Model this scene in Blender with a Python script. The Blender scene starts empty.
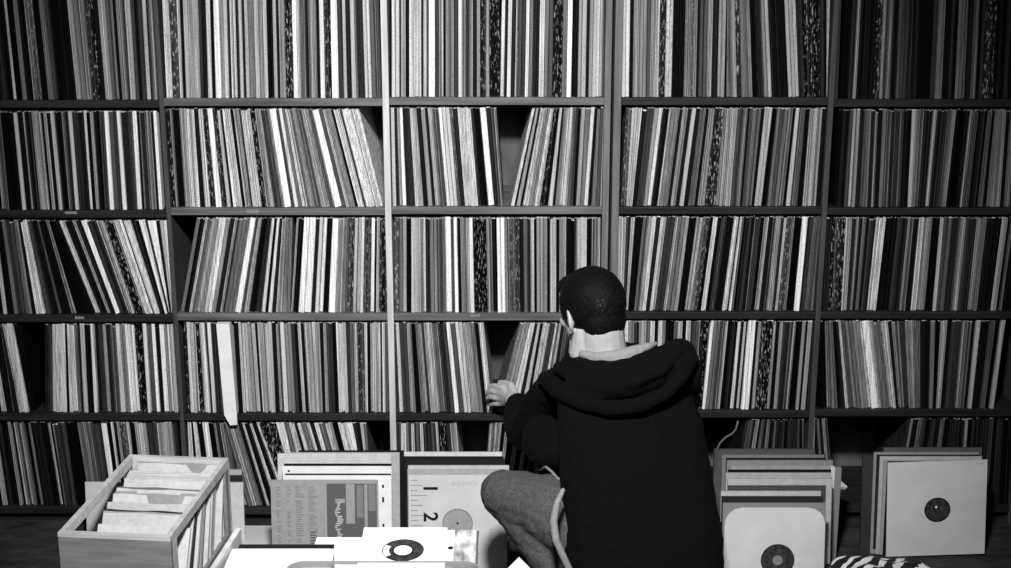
import bpy, bmesh, math, random
from mathutils import Vector, Matrix
random.seed(7)
C = bpy.context.scene.collection
R = math.radians

# ------------------------------------------------------------------ camera, light, exposure
H = 2.03; PITCH = R(15.3); F = 1412.0; CX, CY = 505.5, 284.0
W = 4.37                                   # distance to the front of the shelving
cam_d = bpy.data.cameras.new('camera'); cam = bpy.data.objects.new('camera', cam_d); C.objects.link(cam)
cam.location = (0, 0, H); cam.rotation_euler = (math.pi/2 - PITCH, 0, 0)
cam_d.sensor_width = 36.0; cam_d.lens = F / 1011 * 36.0; cam_d.clip_start = 0.05
bpy.context.scene.camera = cam
wd = bpy.data.worlds.new('world'); bpy.context.scene.world = wd; wd.use_nodes = True
wd.node_tree.nodes['Background'].inputs[0].default_value = (1, 1, 1, 1)
wd.node_tree.nodes['Background'].inputs[1].default_value = 0.018
def lamp(name, kind, loc, target, energy, **kw):
    d = bpy.data.lights.new(name, kind); d.energy = energy
    for k, v in kw.items(): setattr(d, k, v)
    o = bpy.data.objects.new(name, d); C.objects.link(o); o.location = loc
    o.rotation_euler = (Vector(target) - Vector(loc)).to_track_quat('-Z', 'Y').to_euler()
    return o
lamp('ceiling_spot', 'SPOT', (-0.05, 1.15, 2.95), (-0.14, 4.37, 0.62), 890, spot_size=R(66), spot_blend=1.0, shadow_soft_size=0.14)
lamp('room_lamp', 'AREA', (-0.2, 0.3, 2.9), (-0.3, 4.3, 0.7), 9, size=1.2)
vs = bpy.context.scene.view_settings
vs.view_transform = 'Standard'; vs.look = 'None'; vs.exposure = 0.0; vs.gamma = 1.0; vs.use_curve_mapping = False

# ------------------------------------------------------------------ pixel helpers
cp, sp = math.cos(PITCH), math.sin(PITCH)
def ray(px, py):
    a = (py - CY) / F
    return Vector(((px - CX) / F, cp - a*sp, -sp - a*cp))
def at_y(px, py, y):
    r = ray(px, py); return Vector((0, 0, H)) + r * (y / r.y)
def at_z(px, py, z):
    r = ray(px, py); return Vector((0, 0, H)) + r * ((z - H) / r.z)

# ------------------------------------------------------------------ materials
def nodes_of(name):
    m = bpy.data.materials.new(name); m.use_nodes = True
    nt = m.node_tree; b = nt.nodes['Principled BSDF']
    return m, nt, b
def plain(name, v, rough=0.6, spec=0.3, noise=0.0, scale=(20, 20, 20), detail=4, bump=0.0, lo=None):
    m, nt, b = nodes_of(name)
    b.inputs['Roughness'].default_value = rough; b.inputs['Specular IOR Level'].default_value = spec
    if noise == 0 and bump == 0:
        b.inputs['Base Color'].default_value = (v, v, v, 1); return m
    tc = nt.nodes.new('ShaderNodeTexCoord'); mp = nt.nodes.new('ShaderNodeMapping'); mp.inputs['Scale'].default_value = scale
    nz = nt.nodes.new('ShaderNodeTexNoise'); nz.inputs['Scale'].default_value = 1.0; nz.inputs['Detail'].default_value = detail
    nt.links.new(tc.outputs['Object'], mp.inputs[0]); nt.links.new(mp.outputs[0], nz.inputs['Vector'])
    mr = nt.nodes.new('ShaderNodeMapRange'); mr.inputs['From Min'].default_value = 0.3; mr.inputs['From Max'].default_value = 0.7
    mr.inputs['To Min'].default_value = v*(1-noise) if lo is None else lo; mr.inputs['To Max'].default_value = v*(1+noise)
    nt.links.new(nz.outputs['Fac'], mr.inputs['Value']); nt.links.new(mr.outputs[0], b.inputs['Base Color'])
    if bump:
        bp = nt.nodes.new('ShaderNodeBump'); bp.inputs['Strength'].default_value = bump; bp.inputs['Distance'].default_value = 0.004
        nt.links.new(nz.outputs['Fac'], bp.inputs['Height']); nt.links.new(bp.outputs[0], b.inputs['Normal'])
    return m
def spine_material():
    m, nt, b = nodes_of('printed_card'); L = nt.links
    b.inputs['Roughness'].default_value = 0.5; b.inputs['Specular IOR Level'].default_value = 0.14
    def attr(n):
        a = nt.nodes.new('ShaderNodeAttribute'); a.attribute_name = n; return a.outputs['Fac']
    def math_(op, x, y, clamp=False):
        n = nt.nodes.new('ShaderNodeMath'); n.operation = op; n.use_clamp = clamp
        for i, v in enumerate((x, y)):
            if isinstance(v, (int, float)): n.inputs[i].default_value = v
            else: L.new(v, n.inputs[i])
        return n.outputs[0]
    tone, spk, seed = attr('tone'), attr('speckle'), attr('seed')
    geo = nt.nodes.new('ShaderNodeNewGeometry')
    cmb = nt.nodes.new('ShaderNodeCombineXYZ')
    L.new(math_('MULTIPLY', seed, 13.7), cmb.inputs[0]); L.new(math_('MULTIPLY', seed, 5.1), cmb.inputs[2])
    add = nt.nodes.new('ShaderNodeVectorMath'); add.operation = 'ADD'
    L.new(geo.outputs['Position'], add.inputs[0]); L.new(cmb.outputs[0], add.inputs[1])
    def noise(scale, detail=2):
        mp = nt.nodes.new('ShaderNodeMapping'); mp.inputs['Scale'].default_value = scale
        L.new(add.outputs[0], mp.inputs[0])
        n = nt.nodes.new('ShaderNodeTexNoise'); n.inputs['Scale'].default_value = 1; n.inputs['Detail'].default_value = detail
        L.new(mp.outputs[0], n.inputs['Vector']); return n.outputs['Fac']
    streak = noise((330, 30, 3.5), 1); text = noise((260, 60, 150), 1); spots = noise((230, 40, 60), 3)
    def rng(v, a, b_, c, d):
        n = nt.nodes.new('ShaderNodeMapRange')
        for i, x in enumerate((a, b_, c, d)): n.inputs[i+1].default_value = x
        L.new(v, n.inputs[0]); return n.outputs[0]
    v = math_('MULTIPLY', tone, rng(streak, .33, .67, .74, 1.32))
    v = math_('MULTIPLY', v, rng(text, .3, .5, .78, 1.08))
    sk = math_('MULTIPLY', rng(spots, .56, .66, 0, .55), spk)
    mx = nt.nodes.new('ShaderNodeMix'); mx.data_type = 'FLOAT'
    L.new(sk, mx.inputs[0]); L.new(v, mx.inputs[2])
    L.new(rng(tone, .02, .35, .55, .03), mx.inputs[3])
    # dark print on pale spines: small dashes
    L.new(mx.outputs[0], b.inputs['Base Color'])
    return m
M = {}
M['card'] = spine_material()
def cover_material():
    m, nt, b = nodes_of('plain_card'); b.inputs['Roughness'].default_value = .55; b.inputs['Specular IOR Level'].default_value = .2
    a = nt.nodes.new('ShaderNodeAttribute'); a.attribute_name = 'tone'
    g = nt.nodes.new('ShaderNodeNewGeometry'); n = nt.nodes.new('ShaderNodeTexNoise'); n.inputs['Scale'].default_value = 55; n.inputs['Detail'].default_value = 4
    r = nt.nodes.new('ShaderNodeMapRange'); r.inputs[1].default_value = .3; r.inputs[2].default_value = .7; r.inputs[3].default_value = .88; r.inputs[4].default_value = 1.08
    mu = nt.nodes.new('ShaderNodeMath'); mu.operation = 'MULTIPLY'
    nt.links.new(g.outputs['Position'], n.inputs['Vector']); nt.links.new(n.outputs['Fac'], r.inputs[0]); nt.links.new(r.outputs[0], mu.inputs[0])
    nt.links.new(a.outputs['Fac'], mu.inputs[1]); nt.links.new(mu.outputs[0], b.inputs[0]); return m
M['cover'] = cover_material()
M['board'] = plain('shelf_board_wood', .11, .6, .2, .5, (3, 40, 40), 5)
M['board_dark_shaded'] = plain('dark_shaded_board_wood', .014, .6, .2, .5, (3, 40, 40), 5)  # board wood with light falloff and shadow put into its colour
M['upright_pale'] = plain('pale_upright_wood', .50, .6, .2, .2, (60, 60, 4), 4)
M['upright_grey'] = plain('grey_upright_wood', .13, .6, .2, .3, (60, 60, 4), 4)
M['upright_dark'] = plain('dark_upright_wood', .05, .6, .2, .3, (60, 60, 4), 4)
M['back'] = plain('back_panel_board', .09, .8, .1, .5, (12, 12, 5), 4)
M['wall'] = plain('wall_paint', .05, .8, .1, .2, (5, 5, 5))
M['floor'] = plain('worn_floor', .03, .7, .2, .6, (9, 22, 9), 6)
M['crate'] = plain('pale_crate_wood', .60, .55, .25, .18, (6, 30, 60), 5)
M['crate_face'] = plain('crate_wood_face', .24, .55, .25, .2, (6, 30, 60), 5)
M['paper'] = plain('white_paper', .72, .6, .2, .08, (14, 14, 40), 4)
M['paper_grey'] = plain('pale_card', .53, .6, .2, .08, (10, 10, 10), 4)
M['ink'] = plain('black_ink', .008, .5, .3)
M['ink_grey'] = plain('grey_ink', .10, .6, .2)
M['ink_mid'] = plain('mid_ink', .19, .6, .2)
M['clear'] = plain('crinkled_clear_sleeve', .55, .15, .6, .4, (45, 45, 18), 3, .8, .10)  # pale and dark noise paints the reflections on the plastic
M['vinyl'] = plain('black_vinyl', .010, .18, .5, .4, (400, 400, 400), 2)
M['label_grey'] = plain('grey_record_label', .30, .5, .3, .1, (60, 60, 60))
M['label_dark'] = plain('dark_record_label', .03, .4, .4, .7, (80, 80, 80), 4)
M['bin'] = plain('grey_plastic', .23, .45, .4, .06, (40, 40, 40))
M['table'] = plain('table_wood', .09, .5, .3, .3, (4, 40, 40), 5)
M['hoodie'] = plain('black_sweatshirt', .0019, .95, .10, .3, (200, 200, 200), 4, .12)
M['denim'] = plain('faded_denim', .062, .85, .2, .35, (160, 160, 160), 5, .2)
M['skin'] = plain('skin', .38, .5, .3, .08, (30, 30, 30), 3)
M['shirt'] = plain('pale_shirt', .22, .8, .2, .1, (60, 60, 60))
M['shoe'] = plain('dark_shoe', .015, .6, .3)
M['hair'] = plain('short_black_hair', .0025, .65, .10, .5, (300, 120, 300), 3, .5)
M['strand'] = plain('hair_strands', .028, .4, .4)
def zebra():
    m, nt, b = nodes_of('zebra_print_cloth')
    tc = nt.nodes.new('ShaderNodeTexCoord'); wv = nt.nodes.new('ShaderNodeTexWave'); wv.inputs['Scale'].default_value = 7
    mp = nt.nodes.new('ShaderNodeMapping'); mp.inputs['Rotation'].default_value = (0, .5, .75)
    wv.inputs['Distortion'].default_value = 7; wv.inputs['Detail'].default_value = 2; wv.inputs['Detail Scale'].default_value = 1.2
    cr = nt.nodes.new('ShaderNodeValToRGB'); cr.color_ramp.interpolation = 'CONSTANT'
    cr.color_ramp.elements[0].color = (.006, .006, .006, 1); cr.color_ramp.elements[1].color = (.75, .75, .75, 1); cr.color_ramp.elements[1].position = .55
    nt.links.new(tc.outputs['Object'], mp.inputs[0]); nt.links.new(mp.outputs[0], wv.inputs[0]); nt.links.new(wv.outputs['Fac'], cr.inputs[0]); nt.links.new(cr.outputs[0], b.inputs[0])
    b.inputs['Roughness'].default_value = .8
    return m
M['zebra'] = zebra()

# ------------------------------------------------------------------ object helpers
def props(o, label=None, cat=None, group=None, kind=None):
    if label: o['label'] = label
    if cat: o['category'] = cat
    if group: o['group'] = group
    if kind: o['kind'] = kind
    return o
def thing(name, label, cat, loc=(0, 0, 0), rot=(0, 0, 0), group=None):
    o = bpy.data.objects.new(name, None); C.objects.link(o); o.location = loc; o.rotation_euler = rot
    o.empty_display_size = .05
    return props(o, label, cat, group)
class MB:
    def __init__(s): s.v = []; s.f = []; s.mi = []
    def add(s, vs_, fs, mi=0):
        n = len(s.v); s.v += [tuple(v) for v in vs_]; s.f += [tuple(i+n for i in f) for f in fs]; s.mi += [mi]*len(fs); return s
    def box(s, x0, x1, y0, y1, z0, z1, mi=0, b=0.0):
        if b <= 0:
            v = [(x, y, z) for x in (x0, x1) for y in (y0, y1) for z in (z0, z1)]
            return s.add(v, [(0,1,3,2), (4,6,7,5), (0,4,5,1), (2,3,7,6), (0,2,6,4), (1,5,7,3)], mi)
        bm = bmesh.new(); bmesh.ops.create_cube(bm, size=1)
        for q in bm.verts: q.co = Vector(((x0+x1)/2 + q.co.x*(x1-x0), (y0+y1)/2 + q.co.y*(y1-y0), (z0+z1)/2 + q.co.z*(z1-z0)))
        bmesh.ops.bevel(bm, geom=bm.edges[:], offset=b, segments=2, profile=.6, affect='EDGES')
        return s.bm(bm, mi)
    def bm(s, bm, mi=0):
        bm.verts.index_update()
        s.add([q.co[:] for q in bm.verts], [[q.index for q in f.verts] for f in bm.faces], mi); bm.free(); return s
    def tube(s, pts, rs, n=10, mi=0):
        pts = [Vector(p) for p in pts]
        if not isinstance(rs, (list, tuple)): rs = [rs]*len(pts)
        vs_, fs = [], []
        for i, p in enumerate(pts):
            t = (pts[min(i+1, len(pts)-1)] - pts[max(i-1, 0)]).normalized()
            a = t.orthogonal().normalized() if i == 0 else (a - t*a.dot(t)).normalized()
            b = t.cross(a)
            for k in range(n):
                an = 2*math.pi*k/n; vs_.append(p + (a*math.cos(an) + b*math.sin(an))*rs[i])
        for i in range(len(pts)-1):
            for k in range(n): fs.append((i*n+k, i*n+(k+1) % n, (i+1)*n+(k+1) % n, (i+1)*n+k))
        fs.append(tuple(range(n))[::-1]); fs.append(tuple((len(pts)-1)*n+k for k in range(n)))
        return s.add(vs_, fs, mi)
    def build(s, name, mats, parent=None, loc=None, smooth=False, rot=None):
        me = bpy.data.meshes.new(name); me.from_pydata(s.v, [], s.f); me.update()
        for m in (mats if isinstance(mats, (list, tuple)) else [mats]): me.materials.append(m)
        me.polygons.foreach_set('material_index', s.mi)
        bm = bmesh.new(); bm.from_mesh(me); bmesh.ops.recalc_face_normals(bm, faces=bm.faces); bm.to_mesh(me); bm.free()
        if smooth: me.polygons.foreach_set('use_smooth', [True]*len(me.polygons))
        o = bpy.data.objects.new(name, me); C.objects.link(o)
        if parent: o.parent = parent
        if loc is not None: o.location = loc
        if rot is not None: o.rotation_euler = rot
        return o
def card_attrs(o, tone, spk=0.0, seed=None):
    me = o.data; n = len(me.polygons)
    for k, v in (('tone', tone), ('speckle', spk), ('seed', random.random() if seed is None else seed)):
        a = me.attributes.new(k, 'FLOAT', 'FACE')
        a.data.foreach_set('value', v if isinstance(v, list) else [v]*n)
    return o
ALB = [.0015, .003, .008, .022, .052, .115, .21, .34, .49, .66]
def alb(t):
    t = max(0, min(9, t)); i = min(8, int(t)); return ALB[i] + (ALB[i+1]-ALB[i])*(t-i)

# ------------------------------------------------------------------ the room
MB().box(-4, 4, -1.0, 5.2, -.06, 0).build('floor', M['floor'])['kind'] = 'structure'
MB().box(-4, 4, 4.76, 4.86, 0, 3.0).build('wall_back', M['wall'])['kind'] = 'structure'

# ------------------------------------------------------------------ the shelving
SP = W + .010                                # plane of the record spines
# y of the top of each board at the spines, per row and bay
BY = [[100, 98.2, 97.2, 97.3, 99], [210, 207.4, 206.4, 206.5, 207.3], [314.3, 312.8, 312.8, 311.2, 311], [412.8, 413, 413, 410, 408.8], [506, 507, 507, 505, 505]]
UX = [(-1.76, .02), (-1.067, .014), (-.371, .02), (.316, .02), (.347, .023), (1.010, .017), (1.70, .02)]   # upright centre, width
BAY = [(-1.76+.010, -1.067-.007), (-1.067+.007, -.371-.010), (-.371+.010, .316-.010), (.347+.0115, 1.010-.0085), (1.010+.0085, 1.70-.010)]
BZ = [[at_y(CX, y, SP).z for y in r] for r in BY]
TH = .023
TOPZ = BZ[0][2] + .36
def shelf_unit(label, ups, bays, name='record_shelf'):
    x0, x1 = UX[ups[0]][0], UX[ups[-1]][0]
    t = thing(name, label, 'shelf', ((x0+x1)/2, W+.17, 0))
    off = Vector((-(x0+x1)/2, -(W+.17), 0))
    for i in ups:
        x, w = UX[i]
        m = {2: 'upright_pale', 3: 'upright_grey', 4: 'upright_grey', 5: 'upright_dark', 1: 'upright_dark'}.get(i, 'upright_dark')
        yf = W - .004 if i in (2, 3, 4) else W + .002
        o = MB().box(x-w/2, x+w/2, yf, W+.36, 0, TOPZ+.02, b=.0015).build('upright', M[m], t, off)
        if i == 2: o['label'] = 'pale upright board'
    for b in bays:
        xa, xb = BAY[b][0]+.0003, BAY[b][1]-.0003
        mat = M['board'] if b in (1, 2) else M['board_dark_shaded']  # outer bays darker: light falloff painted into the boards
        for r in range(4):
            MB().box(xa, xb, W, W+.35, BZ[r][b]-TH, BZ[r][b], b=.002).build('shelf_board', mat if r < 3 else M['board_dark_shaded'], t, off)  # fourth row's shadow painted as darker wood
        MB().box(xa, xb, W, W+.35, BZ[4][b]-TH, BZ[4][b], b=.002).build('bottom_board', M['board_dark_shaded'], t, off)
        MB().box(xa, xb, W+.03, W+.05, 0.0, BZ[4][b]-TH-.0005).build('plinth', M['board_dark_shaded'], t, off)
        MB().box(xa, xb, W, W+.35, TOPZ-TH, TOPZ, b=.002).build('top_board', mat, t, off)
    MB().box(x0-.009, x1+.009, W+.3605, W+.375, 0, TOPZ+.02).build('back_panel', M['back'], t, off)
    return t
shelf_unit('long dark shelving unit on the left packed with records, pale upright in it', (0, 1, 2, 3), (0, 1, 2))
shelf_unit('dark shelving unit on the right packed with records behind the crouching man', (4, 5, 6), (3, 4))

# ------------------------------------------------------------------ the records on the shelves
# (row, x of the view, scale, px from, px to, start, 'end:tone ...', 'bottom>top ...')   s = printed, speckled spine
V = [  # tones as they look, with the light's falloff baked into them
(0,0,5.412,0,157,-40,'30:3 65:1 85:7 120:1 145:5 180:2 225:5s 260:1 310:4 345:2 410:1 445:6 470:5 500:6 545:3s 565:0 605:7 640:5 660:1 690:6 735:7 790:4 815:7 848:6 870:3s','75>18 430>375 800>770'),
(0,155,5.408,161,264,30,'60:3 92:8 135:3s 150:8 165:0 190:7 245:8 285:3 310:8 328:1 360:9 380:6 402:8 415:3 445:8 460:2 480:7 490:2 510:7 545:6 570:7 592:7','75>50 230>215 470>455'),
(0,265,5.408,264,381.6,-5,'18:7 50:0 70:7 80:1 115:7 155:2s 180:9 208:8 255:5 272:7 285:6 300:1 325:9 362:3s 400:9 425:3 445:7 470:1 495:7 540:4 600:8 630:5','170>158 380>370 590>572'),
(0,385,5.408,389,500,20,'35:0 78:7 85:2 112:7 130:1 195:8 205:2 225:7 235:4 270:9 290:3 300:6 315:7 328:2 355:6 372:6 395:3 420:8 475:6 495:0 515:6 545:2s 565:6 625:1s','50>50 400>400'),
(0,495,5.408,500,605.5,27,'48:8 62:3 85:8 105:1 120:6s 160:3 200:8 235:2 262:8 285:5 310:4 360:1s 385:5 412:9 445:1 465:6 490:7 505:2 525:6 578:8 600:4','180>190 400>410'),
(0,610,5.408,621.5,727,62,'105:8 122:1 155:6 195:6 215:4 262:7 295:2s 335:7s 400:0 465:5s 480:1 520:4 550:6 582:2 618:7 635:0','90>97 300>312'),
(0,725,5.408,727,838,10,'65:6 90:2s 115:5 150:6 180:2 215:3 255:6 310:1 345:1 405:7 435:4 520:2s 550:2 590:6s 615:3','30>20 235>210 375>350 570>572 600>618'),
(0,840,5.41,841,1030,5,'25:0 60:3 88:6 110:0 150:4 180:1 215:3s 270:6 300:2 320:4 352:4 415:3 490:0 515:3 550:5 590:1 620:3 680:5 705:2 735:5 750:0 770:3 830:2s 860:3 890:2 915:3 960:1 1000:3','75>105 245>270 410>430 530>555 720>745'),
(1,0,4.94,0,162,-60,'-20:2 45:5 108:0 130:7 148:0 165:7 195:2 240:6 255:0 272:7 290:0 308:7 340:2 352:5 370:2 390:7 420:3 440:1 458:8 470:0 485:6 510:1 540:3 562:9 585:4 605:3 625:9 645:2 675:4 697:9 708:1 722:6 735:2 775:6 782:1 800:9','157>108 298>250 380>340 550>520 615>580 685>655 790>757'),
(1,155,4.94,168,275,66,'100:2s 115:6 145:1 180:7 222:9 245:1 270:8 300:4s 330:9 355:3s 375:7 385:2 430:8 445:1 470:7 480:3 525:8 550:1s 585:8','165>132 205>175 420>357 550>490'),
(1,265,4.94,274,383.5,43,'50:7 80:3 95:6 130:9 145:4 165:8 195:8 240:6 280:5 305:6 320:7 345:6 380:9 400:4 445:6 460:1 490:8 500:3 580:9','110>35 360>245 470>345 580>460'),
(1,385,4.94,390.5,503.5,26,'38:4 55:8 70:3 85:7 105:9 150:3 165:8 190:8 212:0 235:6 248:2 262:8 278:7 305:4 360:8 375:4s 395:2 460:9 475:3 510:0 540:9 560:2 585:6','50>40 180>145 330>285 430>395 525>480 585>550'),
(1,495,4.94,510,604,78,'95:8 105:1 125:6 135:1 165:8 195:6 220:8 245:3s 262:1 285:7 298:2 330:7 350:7 385:5 400:1 420:6 440:5 460:8 475:1 498:5 520:4 538:7','85>190 150>235 210>285 310>350 345>385 405>430 450>488 530>545'),
(1,610,4.94,621,728,56,'80:4s 110:7 130:0 150:3 165:4 185:6 205:8 235:2 285:6 300:1 325:6 342:2 365:7 385:0 420:5 430:0 470:6 525:2s 555:6 583:7','75>100 100>150 200>260 350>415 410>470 435>495 540>580'),
(1,725,4.94,728,825,15,'25:7 50:4 75:5 85:0 135:5 145:0 182:6 208:0 262:4 290:7 302:0 325:7 358:4 385:0 450:7 488:1','10>50 105>145 165>225 230>280 275>330 315>365 410>445'),
(1,835,4.94,834,1030,-5,'45:1 100:6 120:2 135:4 160:5 180:2 195:5 215:0 235:5 260:6 300:3 330:4 360:3 380:7 415:5 445:2 470:7 510:2 550:6 615:1 640:6 665:4 710:2 735:6 750:1 820:6 835:1 880:5 920:2 960:6','60>92 155>178 370>395 455>498 545>600 625>680 725>780 790>825'),
(2,0,5.162,0,174.5,-40,'-10:5 15:1 35:7 70:1 90:5 130:3 165:6 185:1 230:9 240:1 280:4 300:1 320:4 365:1 390:7 470:0 485:1 500:8 520:7 550:1 565:7 595:3 620:9 640:3 690:6 735:0s 760:8 785:8 795:3 820:8 835:2 850:0 862:9 866:1 876:9 880:0 892:8','30>-30 80>10 150>80 205>115 380>240 490>295 515>325 605>425 680>515 750>585 810>650 850>712 862>745 866>752 876>803 880>816 892>862'),
(2,170,5.162,177,290,36,'50:9 70:5 95:1 110:8 135:6 175:6 215:8 235:6 255:2 270:7 280:2 320:5 335:5 365:9 380:4 405:7 435:0 470:4 490:8 505:1 525:8 545:2 575:7 600:6 620:5','36>118 100>185 195>270 350>430 415>480 480>530 515>560 600>612'),
(2,275,5.162,290,388,78,'90:7 120:1 150:9 185:9 205:2 245:8 275:2 310:9 345:7 370:6 400:4s 455:7 490:3s 510:9 520:2 535:8 578:2s','130>160 295>315 500>505'),
(2,390,5.162,394,497.8,18,'45:4s 85:7 110:0 160:8 185:8 210:2 245:6 290:4 320:9 335:4 355:9 370:1 415:6 437:9 505:0s 520:7 535:5 555:0','60>60 300>292 430>420'),
(2,500,5.162,497.8,605.5,-11,'30:9 55:7 105:4s 125:1 160:6 178:8 190:1 245:6s 258:0 290:8 305:0 340:7 365:1 395:4 445:8 470:1 515:8 545:4','30>22 200>198 400>405'),
(2,610,5.162,616.5,722,33,'70:8 95:6 125:0 150:5 185:8 205:2 235:7 255:3 275:3 290:7 330:5 350:6 385:0 420:7 455:4s 470:1 495:8 510:1 545:3 578:0','60>70 105>150 175>230 215>275 280>345 365>425 400>465 480>545'),
(2,720,5.162,722,815.5,11,'40:8 45:1 70:8 95:1 115:3 130:1 165:5 180:0 205:6 225:1 300:6 345:4s 380:0 410:9 435:3 460:6 485:5','25>90 55>115 145>195 190>245 260>310 395>440 450>500'),
(2,820,5.162,822,1030,12,'50:2 110:3s 140:7 200:5 245:2 290:8 350:1 385:4 410:2 440:5 470:2 500:8 545:6 580:1 600:7 640:4 655:2 680:4 710:7 760:3 810:6 850:2 880:2 910:7 925:1 940:5 990:1 1030:4','80>100 130>160 270>325 490>535 590>632 695>745 790>842 900>965'),
(3,0,5.321,0,34,-60,'-25:3 0:1 35:7 60:1 75:7 100:2 130:7 153:8 181:0','20>-65 70>0 115>10 145>50 175>95'),
(3,0,5.321,45.2,177.8,240,'275:3 298:7 330:8 355:8 370:1 430:8 445:2 470:7 500:1 520:8 540:1 565:3 590:6 610:2 640:4 665:8 695:6 740:9 785:1s 805:8 830:4 850:9 870:1 895:9 945:8','250>245 345>335 390>365 510>485 580>548 650>618 720>682 795>765 845>812 940>910'),
(3,170,5.408,181.5,282,62,'110:1s 130:8 150:7 160:9 185:1s 220:8 230:3 250:8 285:3 297:1 372:-1 395:0 425:8 465:6s 490:7 500:1 545:8 570:7 590:1 606:6','120>95 150>125 205>168 330>305 410>380 480>445 520>490 555>535 600>575'),
(3,280,5.408,282,390.5,10,'20:4 45:8 105:6 120:1 138:8 155:1 230:7 245:3 280:7 300:3 318:0 370:9 390:3 425:8 460:4s 475:8 490:1 545:8 555:3 570:8 598:4','35>10 125>95 190>160 240>225 335>315 480>475'),
(3,390,5.408,394,492.6,20,'50:3 72:8 110:3 140:7 170:2 205:6s 235:7 265:8 315:6 350:3 375:9 400:4 440:8 485:7 505:5 525:0 555:8','60>35 125>102 190>150 250>210 365>315 475>425 540>492'),
(3,480,5.408,497,605.5,95,'120:5s 158:6s 200:8 220:2 245:7 258:2 295:7s 325:4 370:8 390:2 420:7 440:3 470:7 520:6 560:3 600:7 640:5 670:8 690:3','95>215 158>270 245>330 325>410 470>520 690>700'),
(3,610,5.408,617,702,30,'78:6 124:8 148:3 206:7 230:9 247:1 268:9 287:6 330:0 348:5 374:8 393:1 417:8 442:3 460:5 505:3s','78>85 206>220 268>285 417>440 505>545'),
(3,700,5.408,702,806,10,'50:8 95:5 110:7 165:2 185:8 195:0 215:7 222:1 265:9 280:1 300:6 360:1s 380:6 400:0 420:6 465:3 480:6 515:0 535:6 545:0 570:6s','30>80 170>215 245>285 290>330 370>410 410>445 470>515 525>565'),
(3,810,5.03,816,1004,25,'90:0 160:5 180:2 195:8 240:5 295:5 310:7 345:9 370:6 390:5 435:7 480:5 500:3 560:5 600:1 620:5 635:0 660:7 680:1 720:3 745:7 775:4 795:1 815:7 855:1 880:4 905:1 925:7','50>42 95>85 190>150 330>280 420>372 560>560 620>632 650>685 730>767 805>850 915>975'),
(4,0,5.408,0,86,-60,'-25:3 10:1 40:7 65:2 105:1 120:6 135:0 165:8 195:6 215:0 235:6 270:2 320:1 340:7 350:1 375:4 410:4 465:0','25>-45 110>40 150>75 185>112 225>150 330>255 400>335 465>400'),
(4,70,5.408,86,184,105,'150:5 185:5 220:4 255:9 275:0 290:8 305:1 320:7 355:4s 370:8 398:0 413:7 455:8 505:3 570:7 585:8 612:4','105>30 220>155 300>240 413>360 570>530'),
(4,180,5.408,189,243,50,'90:9 110:0 145:9 175:0 210:9 240:1 262:6 280:3 340:5','50>35 145>85 210>150 280>205'),
(4,180,5.408,243,373,345,'365:7 390:5 410:7 445:5 465:1 485:7 510:1 535:8 560:1 590:7 640:1s 665:9 700:5 718:8 738:7 760:1 782:9 815:5 830:8 855:3 875:9 900:5 918:8 938:7 965:1 1015:9 1030:2 1045:6','345>215 485>345 590>420 665>560 800>660 1000>890 1045>1010'),
(4,385,5.408,397.5,463.5,68,'90:4 120:9 150:5 170:9 205:5 225:8 250:3 300:4 315:8 360:1s 385:3 425:7','90>85 170>155 250>225 315>285 425>385'),
(4,480,5.408,484,560,22,'50:7s 75:6s 90:1 105:8 130:1 150:8 180:0 200:8 225:2 240:7 260:1 290:8 320:4 360:6 400:3','50>80 75>120 150>220 300>360 400>450'),
(4,700,5.1625,730,837,160,'180:3 210:5 222:2 245:6 262:1 285:5 300:2 325:6 345:2 365:5 385:2 400:4 465:3 495:2 545:4 565:0 590:6 625:2 665:4 700:6','160>240 245>310 365>400 465>480 590>575 700>660'),
(4,850,5.16,893,1030,230,'245:3 260:6 285:1 300:5 318:4 355:2 410:3 435:5 470:1 530:3 560:2 585:6 600:1 622:4 645:2 668:3 688:2 710:4 740:1 780:3 840:2 900:3','245>320 435>495 585>615 710>745 900>910'),
]
rows = {}
for (row, x0, s, lo, hi, start, bands, ln) in V:
    vl = sorted((float(q.split('>')[0])/s + x0, (float(q.split('>')[1]) - float(q.split('>')[0]))/s) for q in ln.split())
    prev = start/s + x0
    for q in bands.split():
        e, t = q.split(':'); spk = t.endswith('s'); t = float(t.rstrip('s')); e = float(e)/s + x0
        a, b = max(prev, lo), min(e, hi)
        if b - a > .5 and t >= 0: rows.setdefault(row, []).append((a, b, t, spk, vl))
        prev = e
    rows.setdefault(row, [])
def lean_at(L, x):
    if x <= L[0][0]: return L[0][1]
    for (a, va), (b, vb) in zip(L, L[1:]):
        if a <= x <= b: return va + (vb-va)*((x-a)/max(b-a, .01))
    return L[-1][1]
def bay_of(row, px):
    x = at_y(px, BY[row][2], SP).x
    for i, (a, b) in enumerate(BAY):
        if a-.02 <= x <= b+.02: return i
    return None
TY = [0, 107, 218, 322, 419]
sleeves = []
for row in range(5):
    for (a, b, t, spk, vl) in rows[row]:
        n = max(1, round((b-a)/3.2)) if (b-a) > 4.6 else 1
        if t >= 8.5 and (b-a) < 7.5: n = 1
        for i in range(n):
            pa, pb = a + (b-a)*i/n, a + (b-a)*(i+1)/n
            tt = t if n == 1 else t + (random.uniform(-.7, .8) if random.random() > .09 else -random.uniform(1.5, 3.5))  # an occasional darker piece stands for the shadow line between sleeves
            sleeves.append(dict(row=row, a=pa, b=pb, t=tt, spk=spk, vl=vl))
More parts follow.
